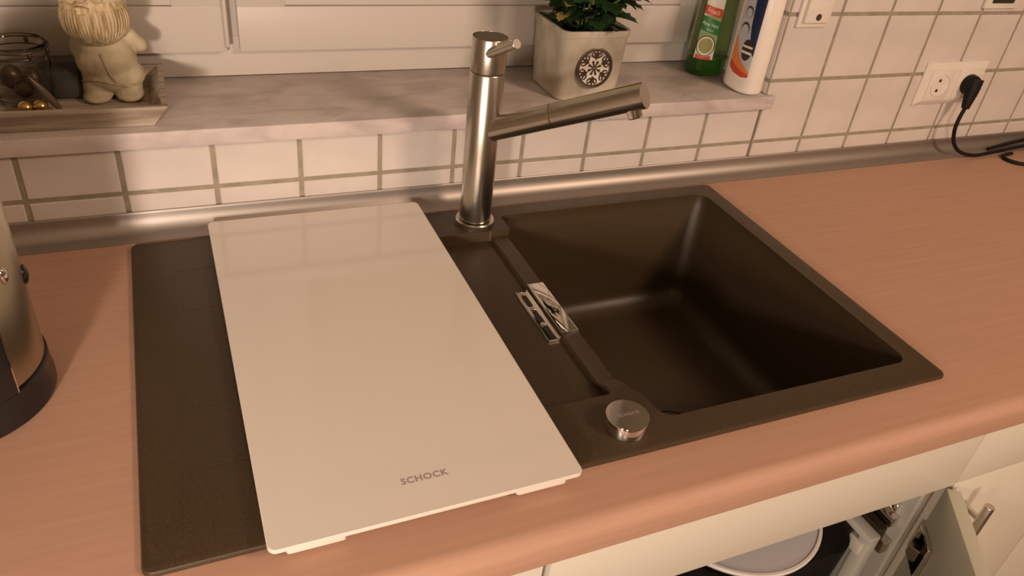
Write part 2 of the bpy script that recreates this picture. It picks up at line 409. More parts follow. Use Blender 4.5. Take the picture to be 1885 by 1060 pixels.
obj('drawer_front', box(NB(), 1.1915, 1.79, FF, FF+.018, -.1345, -.0392, .0012, 2), M['cabinet'], rc2)
obj('door', box(NB(), 1.1915, 1.79, FF, FF+.018, -.795, -.1375, .0012, 2), M['cabinet'], rc2)

# ------------------------------------------------------------------ sink (booleans on solid blocks)
SW, SD, ST = .887, .510, .0062
BX0, BX1, BY0, BY1 = .4885, .8570, .0345, .4785
def sdf_rr(px, py, cx, cy, hx, hy, r):
    qx, qy = abs(px-cx)-hx+r, abs(py-cy)-hy+r
    return math.hypot(max(qx,0), max(qy,0)) + min(max(qx,qy),0) - r
def bowl_outline():
    pts = []
    def arc(cx, cy, r, a0, a1, n=8):
        for i in range(n+1):
            a = math.radians(a0 + (a1-a0)*i/n); pts.append((cx+r*math.cos(a), cy+r*math.sin(a)))
    arc(BX1-.016, BY0+.016, .016, -90, 0); arc(BX1-.020, BY1-.020, .020, 0, 90)
    arc(.4945+.006, BY1-.006, .006, 90, 180, 5)
    pts.extend([(.4945, .455), (.4943, .445)]); arc(.4913, .4405, .003, 0, -60, 3)
    pts.extend([(.4885, .432), (.4885, .40), (.4885, .30), (.4885, .20), (.4885, .14), (.4885, .118)])
    k = (.4600, .0560); rr = .0405
    arc(k[0]+.001, k[1]+.003, rr+.001, 44, 6, 8)
    pts.extend([(.5035, .052)])
    arc(.5215, .0525, .018, 185, 262, 6)
    return pts
def bowl_cutter():
    top = bowl_outline(); cx, cy = .672, .256
    b = NB(); rings = [ring_at(top, .03), ring_at(top, -.001)]
    def inner(z, inset, r, blend):
        out = []
        hx, hy = (BX1-BX0)/2-inset, (BY1-BY0)/2-inset; mx, my = (BX0+BX1)/2, (BY0+BY1)/2
        for x, y in top:
            dx, dy = x-cx, y-cy; lo, hi = 0, 1.6
            for _ in range(30):
                m = (lo+hi)/2
                if sdf_rr(cx+dx*m, cy+dy*m, mx, my, hx, hy, r) < 0: lo = m
                else: hi = m
            t = lo
            px, py = cx+dx*t, cy+dy*t
            out.append(Vector((x*(1-blend)+px*blend, y*(1-blend)+py*blend, z)))
        return out
    rings.append(inner(-.012, .002, .022, .6)); rings.append(inner(-.030, .004, .028, 1)); rings.append(inner(-.155, .012, .040, 1))
    for k in range(1, 9):
        a = PI/2*k/8; rings.append(inner(-.155-.032*math.sin(a), .012+.032*(1-math.cos(a)), .040+.004*k/8, 1))
    rings.append(inner(-.1885, .10, .05, 1)); rings.append(inner(-.1895, .165, .015, 1))
    loft(b, rings); return b
def cutter_box(x0, x1, y0, y1, z0, z1, slope):
    """box whose top is wider than its bottom: slope=(left,right,front,back) widening up to z1"""
    l, r, f, k = slope; b = NB()
    def rr(x0, x1, y0, y1, z, rad): return ring_at(rrect((x0+x1)/2, (y0+y1)/2, (x1-x0)/2, (y1-y0)/2, min(rad, (y1-y0)*.4), 5), z)
    loft(b, [rr(x0, x1, y0, y1, z0, .004), rr(x0-l, x1+r, y0-f, y1+k, z1, .005)]); return b
def build_sink():
    b = NB(); e = .0022
    o = rrect(SW/2, SD/2, SW/2, SD/2, .0095, 6); o1 = rrect(SW/2, SD/2, SW/2-.0012, SD/2-.0012, .0085, 6); o2 = rrect(SW/2, SD/2, SW/2-.0045, SD/2-.0045, .006, 6)
    loft(b, [ring_at(o2, .0003), ring_at(o, .0004), ring_at(o, .0028), ring_at(o1, .0050), ring_at(o2, ST)])
    rim = tmp_obj(b)
    body = tmp_obj(loft_box(.475, .868, .022, .491, -.200, .002)); body2 = tmp_obj(loft_box(.020, .48, .024, .490, -.022, .002))
    cuts = [(body, 'UNION'), (body2, 'UNION')]
    c1 = tmp_obj(bowl_cutter()); cuts.append((c1, 'DIFFERENCE'))
    c2 = tmp_obj(cutter_box(.145, .4655, .094, .4375, -.0085, .0150, (.02, .0035, .016, .0045))); cuts.append((c2, 'DIFFERENCE'))
    c3 = tmp_obj(cutter_box(.455, .520, .112, .4375, -.0020, .0150, (0, .0, .030, .0015))); cuts.append((c3, 'DIFFERENCE'))
    for i in range(5):   # faint drainer grooves in the left part of the sink
        y = .10 + .083*i
        cuts.append((tmp_obj(cutter_box(.050, .20, y-.0006, y+.0006, .0058, .0100, (.002,.002,.001,.001))), 'DIFFERENCE'))
    cuts.append((tmp_obj(lathe(NB(), (.655, .170, -.21), [(.045,0),(.045,.0235)], n=40)), 'DIFFERENCE'))
    for c, op in cuts:
        m = rim.modifiers.new('b', 'BOOLEAN'); m.object = c; m.operation = op; m.solver = 'EXACT'
    bv = rim.modifiers.new('bev', 'BEVEL'); bv.width = .0012; bv.segments = 2; bv.limit_method = 'ANGLE'; bv.angle_limit = math.radians(38); bv.harden_normals = True
    for p in rim.data.polygons: p.use_smooth = True
    for c, op in cuts:
        for p in c.data.polygons: p.use_smooth = True
    me = eval_mesh(rim)
    for c, op in cuts: bpy.data.objects.remove(c)
    return me
def loft_box(x0, x1, y0, y1, z0, z1): return box(NB(), x0, x1, y0, y1, z0, z1)
sink = empty('sink', (.4435, .255, 0), 'dark brown granite composite sink with drainer and deep bowl in worktop', 'sink')
obj('basin', build_sink(), M['granite'], sink, smooth=False)
obj('drain', lathe(NB(), (.655, .170, -.199), [(.044,0),(.044,.0085),(.042,.0095),(.039,.0090),(.037,.0085),(.0,.0085)], n=40), M['granite'], sink)
# overflow plate on the divider and slotted inlet beside it
b = NB(); box(b, .4660, .4890, .2045, .3105, -.0016, .0000, .0004, 2)
box(b, .4880, .4893, .2045, .3105, -.012, -.0004, .0002, 1)
pl = obj('overflow_plate', b, M['chrome'], sink); pl['label'] = 'polished chrome overflow plate'
b = NB(); box(b, .4664, .4688, .2050, .3100, -.0001, .0006, .0002, 1); obj('plate_edge', b, M['chrome'], pl)
tm = text_mesh('SCHOCK', .0060, .00004, 1.15); tm.transform(Matrix.Translation((.4785, .2600, .0001)) @ Matrix.Rotation(PI/2, 4, 'Z'))
obj('lettering', tm, M['print_grey'], pl, smooth=False)
b = NB(); GX0, GX1, GY0, GY1 = .4478, .4640, .2000, .3050
box(b, GX0, GX1, GY0, GY1, -.0083, -.0072, .0003, 1)
box(b, GX0, GX0+.0012, GY0, GY1, -.0073, -.0050, .0003, 1); box(b, GX0, GX1, GY0, GY0+.0012, -.0073, -.0050, .0003, 1)
box(b, GX1-.0018, GX1, GY0, GY1, -.0073, -.0040, .0003, 1)
gr = obj('overflow_grate', b, M['chrome'], sink); gr['label'] = 'chrome overflow grate with three dark slots'
for k in range(3):
    y0 = GY0 + .004 + k*.0335
    b = NB(); rounded_slab(b, .4558, y0+.013, .0034, .0128, .0033, -.0073, -.0066, .0002, 5); obj('slot', b, M['dark'], gr)
for k in range(3):
    y0 = GY0 + .0315 + k*.0335
    obj('slot_bridge', box(NB(), .4525, .4590, y0-.001, y0+.0045, -.0072, -.0052, .0008, 2), M['chrome'], gr)
# pop-up knob
kn = obj('drain_knob', lathe(NB(), (.4572, .0357, .0060), [(.0205,0),(.0230,.0006),(.0232,.0150),(.0226,.0160),(.0,.0160)], n=64), M['chrome'], None)
kn.parent = sink; kn.location = ORIG[kn.name] - origin(sink); kn['label'] = 'round chrome knob'
tm = text_mesh('SCHOCK', .0058, .00003, 1.1); tm.transform(Matrix.Translation((.4590, .0368, .02205)))
obj('lettering', tm, M['print_grey'], kn, smooth=False)

# ------------------------------------------------------------------ glass cutting board
bd = empty('cutting_board', (.237, .253, .0062), 'white glass cutting board lying across the left part of the sink', 'cutting board')
BA = dict(x0=.0940, x1=.3808, y0=-.0180, y1=.5245)
b = NB(); rounded_slab(b, (BA['x0']+BA['x1'])/2, (BA['y0']+BA['y1'])/2, (BA['x1']-BA['x0'])/2, (BA['y1']-BA['y0'])/2, .0075, .0135, .0182, .0008, 6)
obj('glass_plate', b, M['board'], bd)
for x0, x1 in ((.1085, .1580), (.3140, .3650)):
    b = NB(); rounded_slab(b, (x0+x1)/2, .0070, (x1-x0)/2, .0215, .004, .0066, .0134, .0012, 4); rounded_slab(b, (x0+x1)/2, -.0078, (x1-x0)/2, .0072, .003, .0050, .0110, .0010, 4); obj('foot', b, M['rubber_white'], bd)
    b = NB(); rounded_slab(b, (x0+x1)/2, .485, (x1-x0)/2, .0140, .004, .0063, .0134, .0012, 4); obj('foot', b, M['rubber_white'], bd)
tm = text_mesh('SCHOCK', .0100, .00002, 1.12, .00028); tm.transform(Matrix.Translation((.2365, .0210, .01824)))
obj('lettering', tm, M['print_grey'], bd, smooth=False)

# ------------------------------------------------------------------ tap
TX, TY = .4500, .4670
tap = empty('kitchen_tap', (TX, TY, ST), 'brushed steel kitchen tap with angled spout standing behind the bowl', 'tap')
obj('base_ring', lathe(NB(), (TX, TY, ST+.0001), [(.0272,0),(.0279,.0006),(.0279,.0080),(.0273,.0088),(.0215,.0088)], n=72), M['steel_tap'], tap)
b = NB(); box(b, TX+.0035, TX+.0058, TY-.0285, TY-.0265, ST+.0006, ST+.0085, .0002, 1); obj('ring_notch', b, M['wire'], tap)
obj('tap_body', lathe(NB(), (TX, TY, ST+.0098), [(.0212,0),(.0222,.0006),(.0226,.2127),(.0220,.2137),(.018,.2137)], n=80), M['steel_tap'], tap)
obj('joint_ring', lathe(NB(), (TX, TY, ST+.222), [(.0218,0),(.0218,.004)], n=64), M['wire'], tap)
b = NB(); zc = ST+.2250
prof = [(.019,0),(.0222,.0000),(.0228,.0008),(.0228,.0425),(.0225,.0431),(.0219,.0431),(.0217,.0426),(.0217,.0405),(.0005,.0405)]
lathe(b, (TX, TY, zc), prof, n=80); cap = obj('tap_cap', b, M['steel_tap'], tap)
obj('cap_disc', lathe(NB(), (TX, TY, zc+.0403), [(.0212,0),(.0216,.0004),(.0216,.0018),(.0210,.0024),(.0005,.0024)], n=64), M['reflection_steel'], cap)  # disc added to carry the painted dark reflection on the cap
ld = Vector((.2209, -.8538, .4714)).normalized()
S = Vector((.4445, .446, .2605)) - ld*.012; b = NB(); lathe(b, S, [(.0050,0),(.0062,.001),(.0062,.0655),(.0057,.0660)], axis=ld, n=32)
obj('lever', b, M['steel_tap'], cap)
sd = (Vector((.589, .312, .2500)) - Vector((TX, TY, .1470))); L = sd.length; sdn = sd.normalized(); S0 = Vector((TX, TY, .1470))
JT = .108
b = NB(); lathe(b, S0 + sdn*.004, [(.0150,0),(.0158,.0),(.0158,JT-.004-.0006),(.0153,JT-.0040)], axis=sdn, n=64); obj('spout', b, M['steel_tap'], tap)
obj('spout_seam', lathe(NB(), S0 + sdn*(JT-.0002), [(.0150,0),(.0150,.0016)], axis=sdn, n=48), M['wire'], tap)
b = NB(); lathe(b, S0 + sdn*(JT+.0012), [(.0153,0),(.0159,.0006),(.0159,L-JT-.0012),(.0155,L-JT-.0007),(.0005,L-JT-.0007)], axis=sdn, n=64)
ph = obj('spray_head', b, M['steel_tap'], tap)
side = sdn.cross(Vector((0,0,1))).normalized(); dn = (side.cross(sdn)).normalized(); dn = dn if dn.z < 0 else -dn
nz = S0 + sdn*(L-.0185)
lathe_o = obj('nozzle', lathe(NB(), nz + dn*.0120, [(.0098,0),(.0098,.0105),(.0088,.0118),(.0070,.0118),(.0066,.0100),(.0002,.0098)], axis=dn, n=40), M['chrome'], ph)

# ------------------------------------------------------------------ sill objects
# planter
pot = empty('planter', (.661, .618, .142), 'square grey weathered planter with round floral medallion on the sill', 'planter')
b = NB(); pcx, pcy = .6615, .6190
def pr(z, h, r): return ring_at(rrect(pcx, pcy, h, h, r, 8), z)
loft(b, [pr(.1425,.0495,.013), pr(.1440,.0515,.014), pr(.190,.0540,.014), pr(.2380,.0560,.014), pr(.2385,.0575,.015), pr(.2465,.0582,.015), pr(.2480,.0572,.0145), pr(.2480,.0535,.012), pr(.2460,.0520,.011), pr(.205,.0500,.010)], True, False)
obj('pot_body', b, M['pot'], pot)
b = NB(); loft(b, [pr(.2300,.0505,.010), pr(.2330,.0508,.010)]); obj('soil', b, M['soil'], pot)
# medallion on the front face: the face leans out slightly
mc = Vector((.6625, .6190-.0548, .1935)); tilt = math.atan2(.0045, .094)
def medal(name, build, m, parent): 
    b = build(); b.transform(Matrix.Translation(mc) @ Matrix.Rotation(PI/2 - tilt, 4, 'X')); return obj(name, b, m, parent, angle=40)
md = medal('medallion', lambda: lathe(NB(), (0,0,-.001), [(.0300,0),(.0302,.0016),(.0290,.0024),(.0275,.0018),(.0,.0018)], n=64), M['medal_white'], pot); md['label'] = 'cream round medallion with dark floral openwork'
def ringbm(r0, r1, z0, z1, n=64):
    b = NB(); R = [[Vector((r*math.cos(2*PI*k/n), r*math.sin(2*PI*k/n), z)) for k in range(n)] for r, z in ((r0,z0),(r1,z0),(r1,z1),(r0,z1))]
    R.append(R[0]); loft(b, R, False, False); bmesh.ops.remove_doubles(b, verts=b.verts, dist=1e-7); return b
def blob(b, pts, w, z0, z1):
    """flat curl: polyline with widths"""
    L_, R_ = [], []
    for i, p in enumerate(pts):
        d = (Vector(pts[min(i+1,len(pts)-1)]) - Vector(pts[max(i-1,0)])); d = Vector((d[0], d[1])).normalized(); nrm = Vector((-d.y, d.x))
        L_.append(Vector((p[0]+nrm.x*w[i], p[1]+nrm.y*w[i]))); R_.append(Vector((p[0]-nrm.x*w[i], p[1]-nrm.y*w[i])))
    poly = L_ + R_[::-1]
    loft(b, [[Vector((p.x, p.y, z0)) for p in poly], [Vector((p.x, p.y, z1)) for p in poly]])
obj_r = medal('medallion_ring', lambda: ringbm(.0258, .0285, .0006, .0026), M['medal_dark'], md)
medal('medallion_ring', lambda: ringbm(.0294, .0304, -.0006, .0020), M['medal_dark'], md)
def florals():
    b = NB(); z0, z1 = .0007, .0018
    for k in range(8):
        a = 2*PI*k/8 + .2; c, s = math.cos(a), math.sin(a)
        R2 = lambda x, y: (x*c-y*s, x*s+y*c)
        blob(b, [R2(.0012,0), R2(.004,.0005), R2(.0075,.0010), R2(.0098,.0012), R2(.0112,.001)], [.0004,.0009,.0012,.0020,.0008], z0, z1)
    for k in range(6):
        a = 2*PI*k/6 + .45; c, s = math.cos(a), math.sin(a)
        R2 = lambda x, y: (x*c-y*s, x*s+y*c)
        blob(b, [R2(.0125,0), R2(.0155,.0), R2(.0190,0), R2(.0225,0), R2(.0255,0)], [.0006,.0026,.0034,.0016,.0009], z0, z1+.0001)
        for sg in (1,-1):
            blob(b, [R2(.0165,sg*.001), R2(.0160,sg*.0045), R2(.0180,sg*.0075), R2(.0215,sg*.0085), R2(.0235,sg*.0065)], [.0014,.0012,.0010,.0007,.0004], z0, z1-.0001)
            blob(b, [R2(.0200,sg*.002), R2(.0225,sg*.0050), R2(.0245,sg*.0062)], [.0012,.0012,.0005], z0, z1-.0002)
    return b
medal('floral_relief', florals, M['medal_dark'], md)
# plant
plant = empty('potted_plant', (.661, .618, .233), 'dark green bushy lobed-leaf plant growing in the grey planter', 'plant')
def leaf_mesh(dry=False):
    half = [(0,.0),(.10,.05),(.18,.16),(.34,.16),(.30,.30),(.46,.38),(.36,.50),(.44,.64),(.26,.70),(.24,.86),(.08,.90),(0,1.0)]
    b = NB(); L_ = []; Rr = []; mid = []
    for x, y in half:
        z = -.25*y*y
        L_.append(b.verts.new((-x, y, z + .25*x))); Rr.append(b.verts.new((x, y, z + .25*x))); mid.append(b.verts.new((0, y, z)))
    for i in range(len(half)-1):
        for S_ in (L_, Rr):
            q = [S_[i], S_[i+1], mid[i+1], mid[i]] if S_ is Rr else [mid[i], mid[i+1], S_[i+1], S_[i]]
            try: b.faces.new(q)
            except ValueError: pass
    bmesh.ops.remove_doubles(b, verts=b.verts, dist=.001)
    me = bpy.data.meshes.new('leaf'); b.to_mesh(me); b.free()
    for p in me.polygons: p.use_smooth = True
    me.materials.append(M['leaf_dry'] if dry else M['leaf']); return me
LM, LD = leaf_mesh(), leaf_mesh(True)
po = origin(plant)
stems = []
for k in range(15):
    a = 2*PI*k/15 + random.uniform(-.2,.2); r0 = random.uniform(.004,.026); r1 = random.uniform(.03,.062); h = random.uniform(.05,.15)
    p0 = Vector((pcx + r0*math.cos(a), pcy + r0*math.sin(a), .231)); p1 = p0 + Vector(((r1-r0)*.35*math.cos(a), (r1-r0)*.35*math.sin(a), h*.55)); p2 = p0 + Vector(((r1-r0)*math.cos(a), (r1-r0)*math.sin(a), h))
    path = smooth_path([p0, p1, p2], 6); stems.append((path, a))
    obj('stem', tube(NB(), path, .0016, 7), M['stem'], plant)
def put_leaf(p, dirv, size, dry=False, up=Vector((0,0,1))):
    o = bpy.data.objects.new('leaf', LD if dry else LM); COL.objects.link(o); o.parent = plant
    y = Vector(dirv).normalized(); x = y.cross(up).normalized(); z = x.cross(y)
    R_ = Matrix((x, y, z)).transposed().to_4x4(); o.matrix_local = Matrix.Translation(p - po) @ R_ @ Matrix.Rotation(random.uniform(-.5,.5), 4, 'Y') @ Matrix.Scale(size, 4)
for path, a in stems:
    n = len(path)
    for j in range(3, n, 1):
        for s in range(1 if j % 2 else 2):
            aa = a + random.uniform(-1.5, 1.5); el = random.uniform(-.35, .5)
            put_leaf(path[j], (math.cos(aa)*math.cos(el), math.sin(aa)*math.cos(el), math.sin(el)), random.uniform(.026, .040))
for p, d, s in (((.655,.590,.236), (.25,-.5,.35), .032), ((.695,.590,.262), (.9,-.5,.1), .040), ((.640,.585,.250), (-.5,-.6,.3), .034), ((.675,.580,.255), (.2,-.9,.1), .034), ((.660,.582,.262), (-.2,-.9,.0), .036), ((.700,.600,.280), (1,-.5,.1), .046), ((.712,.590,.290), (1,-.2,.05), .044)):
    put_leaf(Vector(p), d, s)
for p, d, s in (((.630,.610,.262), (-.8,-.5,-.1), .026), ((.622,.622,.270), (-1,-.1,.1), .024), ((.628,.600,.278), (-.6,-.7,.2), .022)):
    put_leaf(Vector(p), d, s, True)

# bottles -------------------------------------------------------------
def oval_ring(cx, cy, ax, ay, z, n=64, e=2.3):
    out = []
    for k in range(n):
        a = 2*PI*k/n; c, s = math.cos(a), math.sin(a)
        out.append(Vector((cx + ax*math.copysign(abs(c)**(2/e), c), cy + ay*math.copysign(abs(s)**(2/e), s), z)))
    return out
def oval_loft(cx, cy, prof, n=64, e=2.3):
    b = NB(); loft(b, [oval_ring(cx, cy, ax, ay, z, n, e) for ax, ay, z in prof]); return b
def oval_pt(cx, cy, ax, ay, ang, e=2.3):
    c, s = math.cos(ang), math.sin(ang)
    return cx + ax*math.copysign(abs(c)**(2/e), c), cy + ay*math.copysign(abs(s)**(2/e), s)
class Wrap:
    """places flat label art on the side of an oval bottle; u = metres along the girth from the start angle, v = height"""
    def __init__(s, cx, cy, ax, ay, a_mid, off=.0004, e=2.3, taper=None):
        s.c = (cx, cy, ax, ay, e); s.off = off; s.taper = taper
        s.tab = []; N = 720; u = 0; last = None
        for k in range(-N//2, N//2+1):
            a = a_mid + 2*PI*k/N; p = oval_pt(cx, cy, ax+off, ay+off, a, e)
            if last: u += math.hypot(p[0]-last[0], p[1]-last[1])
            s.tab.append([u, a]); last = p
        mid = s.tab[N//2][0]
        for t in s.tab: t[0] -= mid
    def at(s, u, v, extra=0):
        import bisect
        i = bisect.bisect([t[0] for t in s.tab], u); i = max(1, min(len(s.tab)-1, i))
        t0, t1 = s.tab[i-1], s.tab[i]; f = (u-t0[0])/max(1e-9, t1[0]-t0[0]); a = t0[1] + (t1[1]-t0[1])*f
        k = s.taper(v) if s.taper else 1
        cx, cy, ax, ay, e = s.c; x, y = oval_pt(cx, cy, ax*k+s.off+extra, ay*k+s.off+extra, a, e); return Vector((x, y, v))
    def patch(s, pts, extra=0, div=1):
        """polygon given in (u,v), subdivided so it follows the curve"""
        b = NB(); vs = [b.verts.new((u, v, 0)) for u, v in pts]; b.faces.new(vs)
        us = [p[0] for p in pts]; u = min(us) + .0015
        while u < max(us):
            bmesh.ops.bisect_plane(b, geom=b.verts[:]+b.edges[:]+b.faces[:], plane_co=(u,0,0), plane_no=(1,0,0)); u += .0015
        for v in b.verts: v.co = s.at(v.co.x, v.co.y, extra)
        return b
    def text(s, txt, size, u, v, extra, spacing=1.0, rot=0, sx=1.0):
        me = text_mesh(txt, size, 0.0, spacing); c, sn = math.cos(rot), math.sin(rot)
        for w in me.vertices:
            x, y = w.co.x*sx, w.co.y; w.co = s.at(u + x*c-y*sn, v + x*sn+y*c, extra)
        return me
def disc(cu, cv, ru, rv, n=28): return [(cu+ru*math.cos(2*PI*k/n), cv+rv*math.sin(2*PI*k/n)) for k in range(n)]
gx, gy = .9440, .6680
gb = empty('dish_soap_bottle', (gx, gy, .142), 'green translucent dish soap bottle standing behind the white bottle', 'bottle')
gp = [(.029,.020,.1425),(.0325,.0245,.1445),(.0345,.0265,.150),(.0345,.0265,.205),(.0330,.0255,.245),(.0315,.0245,.285),(.027,.021,.315),(.016,.0145,.338),(.013,.013,.345)]
obj('bottle_body', oval_loft(gx, gy, gp), M['green_pet'], gb, angle=60)
obj('soap', oval_loft(gx, gy, [(ax-.0016, ay-.0016, z) for ax, ay, z in [(.029,.020,.1445),(.0325,.0245,.147),(.0345,.0265,.152),(.0345,.0265,.172)]]), M['green_soap'], gb)
obj('cap', lathe(NB(), (gx, gy, .345), [(.013,0),(.0145,.001),(.0140,.025),(.0120,.030),(.0,.031)], n=32), M['label_green'], gb)
gw = Wrap(gx, gy, .0345, .0265, math.radians(232), off=.0003, taper=lambda z: 1 if z < .205 else 1-.06*(z-.205)/.06)
def wob(name, pts, m, par, extra=0): return obj(name, gw.patch(pts, extra), m, par, angle=60)
lb = wob('label', [(-.0165,.172),(.0175,.172),(.0180,.285),(-.0150,.285)], M['label_white'], gb); lb['label'] = 'printed front label'
wob('label_print', [(-.0165,.221),(.0177,.213),(.0178,.236),(-.0158,.244)], M['label_green'], lb, .0002)
wob('label_print', [(-.0150,.2475),(.0165,.2420),(.0165,.2560),(-.0150,.2615)], M['label_red'], lb, .0002)
wob('label_print', disc(0,.1945,.0160,.0175), M['label_dark'], lb, .0002)
wob('label_print', disc(0,.1945,.0145,.0160), M['label_white'], lb, .0003)
wob('label_print', disc(0,.1950,.0118,.0130), M['plate_green'], lb, .0004)
wob('label_print', [(-.0140,.1720),(.0130,.1720),(.0125,.1790),(.0,.1760),(-.0135,.1800)], M['label_red'], lb, .0005)
for s_, sz, u_, v_, mm in (('Frosch', .0105, .0005, .2515, 'label_white'), ('Aloe Vera', .0090, .0, .2300, 'label_white'), ('Balsam', .0058, .002, .2215, 'label_grey')):
    obj('lettering', gw.text(s_, sz, u_, v_, .0004, .95, rot=-.17, sx=.85), M[mm], lb, smooth=False)
wx, wy = .9660, .5830
wbt = empty('cleaner_bottle', (wx, wy, .142), 'white oval cleaner bottle with orange and blue label in the sill corner', 'bottle')
wpf = [(.0205,.0320,.1425),(.0238,.0362,.1445),(.0248,.0375,.149),(.0248,.0375,.250),(.0245,.037,.300),(.021,.030,.330),(.014,.016,.350),(.0125,.0125,.356)]
obj('bottle_body', oval_loft(wx, wy, wpf, e=2.5), M['bottle_white'], wbt, angle=60)
obj('cap', lathe(NB(), (wx, wy, .356), [(.0125,0),(.014,.001),(.0135,.028),(.0,.029)], n=32), M['bottle_white'], wbt)
ww = Wrap(wx, wy, .0248, .0375, math.radians(188), off=.0003, e=2.5)
def wow(name, pts, m, par, extra=0): return obj(name, ww.patch(pts, extra), m, par, angle=60)
wl = wow('label', [(-.0225,.1790),(-.010,.1715),(.010,.1690),(.0225,.1710),(.0225,.300),(-.0225,.300)], M['label_grey'], wbt); wl['label'] = 'printed side label'
wow('label_print', [(.0020,.300),(.0225,.300),(.0225,.205),(.0130,.218),(.0060,.250)], M['label_blue'], wl, .0002)
wow('label_print', [(-.0225,.232),(-.0165,.225),(-.0080,.205),(.0040,.192),(.0150,.185),(.0225,.180),(.0225,.1710),(.010,.1690),(-.010,.1715),(-.0225,.1790)], M['label_orange'], wl, .0002)
wow('label_print', [(-.0225,.190),(-.0050,.182),(.0100,.178),(.0225,.176),(.0225,.1710),(.010,.1690),(-.010,.1715),(-.0225,.1790)], M['label_red'], wl, .0003)
wow('label_print', disc(.0085,.2130,.0105,.0170), M['label_dark'], wl, .0004)
wow('label_print', [(-.0015,.2200),(.0185,.2200),(.0185,.2165),(-.0015,.2165)], M['label_white'], wl, .0005)
wow('label_print', [(-.0015,.2110),(.0185,.2110),(.0185,.2070),(-.0015,.2070)], M['label_white'], wl, .0005)
wow('label_print', disc(-.0060,.2440,.0095,.0100), M['label_dark'], wl, .0004); wow('label_print', disc(-.0060,.2420,.0080,.0080), M['label_grey'], wl, .0005)
wow('label_print', disc(-.0060,.2700,.0085,.0090), M['label_dark'], wl, .0004); wow('label_print', disc(-.0060,.2685,.0070,.0070), M['label_grey'], wl, .0005)

# ------------------------------------------------------------------ wooden tray with figure and jar
tr = empty('wooden_tray', (-.08, .62, .142), 'shallow greyed wooden tray with flared sides on the left sill', 'tray')
def tray_rings(x0, x1, y0, y1, z): return ring_at([(x0,y0),(x1,y0),(x1,y1),(x0,y1)], z)
b = NB()
TL = -.235
loft(b, [tray_rings(TL+.016,.0490,.5590,.6850,.1425), tray_rings(TL,.0675,.5435,.7000,.1720), tray_rings(TL+.0065,.0610,.5500,.6935,.1722), tray_rings(TL+.020,.0455,.5640,.6800,.1490)], True, True)
obj('tray_body', b, M['tray'], tr, smooth=False)
fg = empty('stone_figure', (.004, .640, .149), 'pale stone figure of a bearded dwarf standing in the wooden tray', 'figurine')
def ell(b, c, r, rot=(0,0,0), seg=20):
    q = NB(); bmesh.ops.create_uvsphere(q, u_segments=seg, v_segments=seg//2+2, radius=1)
    q.transform(Matrix.Translation(c) @ Euler(rot).to_matrix().to_4x4() @ Matrix.Diagonal((*r, 1)))
    t = bpy.data.meshes.new('t'); q.to_mesh(t); q.free(); b.from_mesh(t); bpy.data.meshes.remove(t)
def remeshed(b, vox=.0022, it=4):
    o = tmp_obj(b); m = o.modifiers.new('r', 'REMESH'); m.mode = 'VOXEL'; m.voxel_size = vox; m.use_smooth_shade = True
    s = o.modifiers.new('s', 'SMOOTH'); s.iterations = it; s.factor = .6
    return eval_mesh(o)
fx, fy = .0035, .648
b = NB()
ell(b, (fx+.001, fy, .196), (.036,.030,.030)); ell(b, (fx+.006, fy+.001, .177), (.0375,.030,.022))      # coat
ell(b, (fx, fy, .215), (.031,.026,.018))
ell(b, (fx-.0155, fy-.004, .163), (.0170,.019,.017)); ell(b, (fx+.0205, fy-.002, .163), (.0175,.020,.017))   # legs
ell(b, (fx-.0165, fy-.015, .1545), (.0175,.021,.0065)); ell(b, (fx+.0215, fy-.012, .1545), (.0175,.023,.0065))  # shoes
ell(b, (fx+.030, fy+.006, .224), (.0105,.012,.019), (0,-.75,0)); ell(b, (fx+.0425, fy+.004, .2135), (.0085,.0095,.0100)) # arm and hand
ell(b, (fx-.026, fy+.006, .215), (.012,.014,.020), (0,.25,0))
ell(b, (fx-.002, fy-.002, .276), (.0385,.034,.046))                                                    # head
ell(b, (fx-.002, fy+.004, .318), (.034,.032,.030)); ell(b, (fx-.002, fy+.006, .350), (.018,.018,.026))     # cap
obj('figure_body', remeshed(b), M['stone'], fg, angle=180)
b = NB()
ell(b, (fx-.0025, fy-.014, .2540), (.0395,.028,.0360)); 
bd_ = obj('beard', remeshed(b, .0018, 3), M['beard'], fg, angle=180)
b = NB()
for k in range(23):
    t = (k-11)/11.0
    a = t*1.15
    p0 = Vector((fx-.0025 + .030*math.sin(a*.75), fy-.014-.0275*math.cos(a*.9), .262)); 
    path = []
    for j in range(7):
        z = .267 - .041*j/6*(1-.22*t*t) ; s_ = (z-.2540)/.0360; rr_ = math.sqrt(max(0,1-s_*s_))
        path.append(Vector((fx-.0025 + .0397*rr_*math.sin(a), fy-.014-.0284*rr_*math.cos(a), z)))
    tube(b, path, [.0006,.0012,.0014,.0014,.0013,.0010,.0005], 6)
obj('beard_strands', b, M['beard'], bd_)
b = NB(); ell(b, (fx-.014, fy-.0405, .2700), (.0095,.004,.0024), (0,.1,0)); ell(b, (fx-.014, fy-.041, .2655), (.0075,.004,.0022), (0,-.05,0)); ell(b, (fx-.0120, fy-.041, .2830), (.0068,.0075,.0062)); 
ell(b, (fx-.024, fy-.036, .2800),(.007,.004,.006)); ell(b, (fx+.004, fy-.036, .2800),(.007,.004,.006))
obj('face', remeshed(b, .0012, 2), M['beard'], fg, angle=180)
b = NB()
# coat hem and front seam as thin raised lines
hem = [Vector((fx+.006 + .0375*math.cos(a), fy+.001 + .0300*math.sin(a), .1745+.004*math.cos(3*a))) for a in [PI + PI*k/24 for k in range(25)]]
tube(b, hem, .0011, 8); tube(b, [(fx-.003, fy-.0275,.213),(fx-.001, fy-.0300,.200),(fx+.003, fy-.0300,.188),(fx+.008, fy-.0290,.176)], .0008, 6)
obj('coat_hem', b, M['beard'], fg)

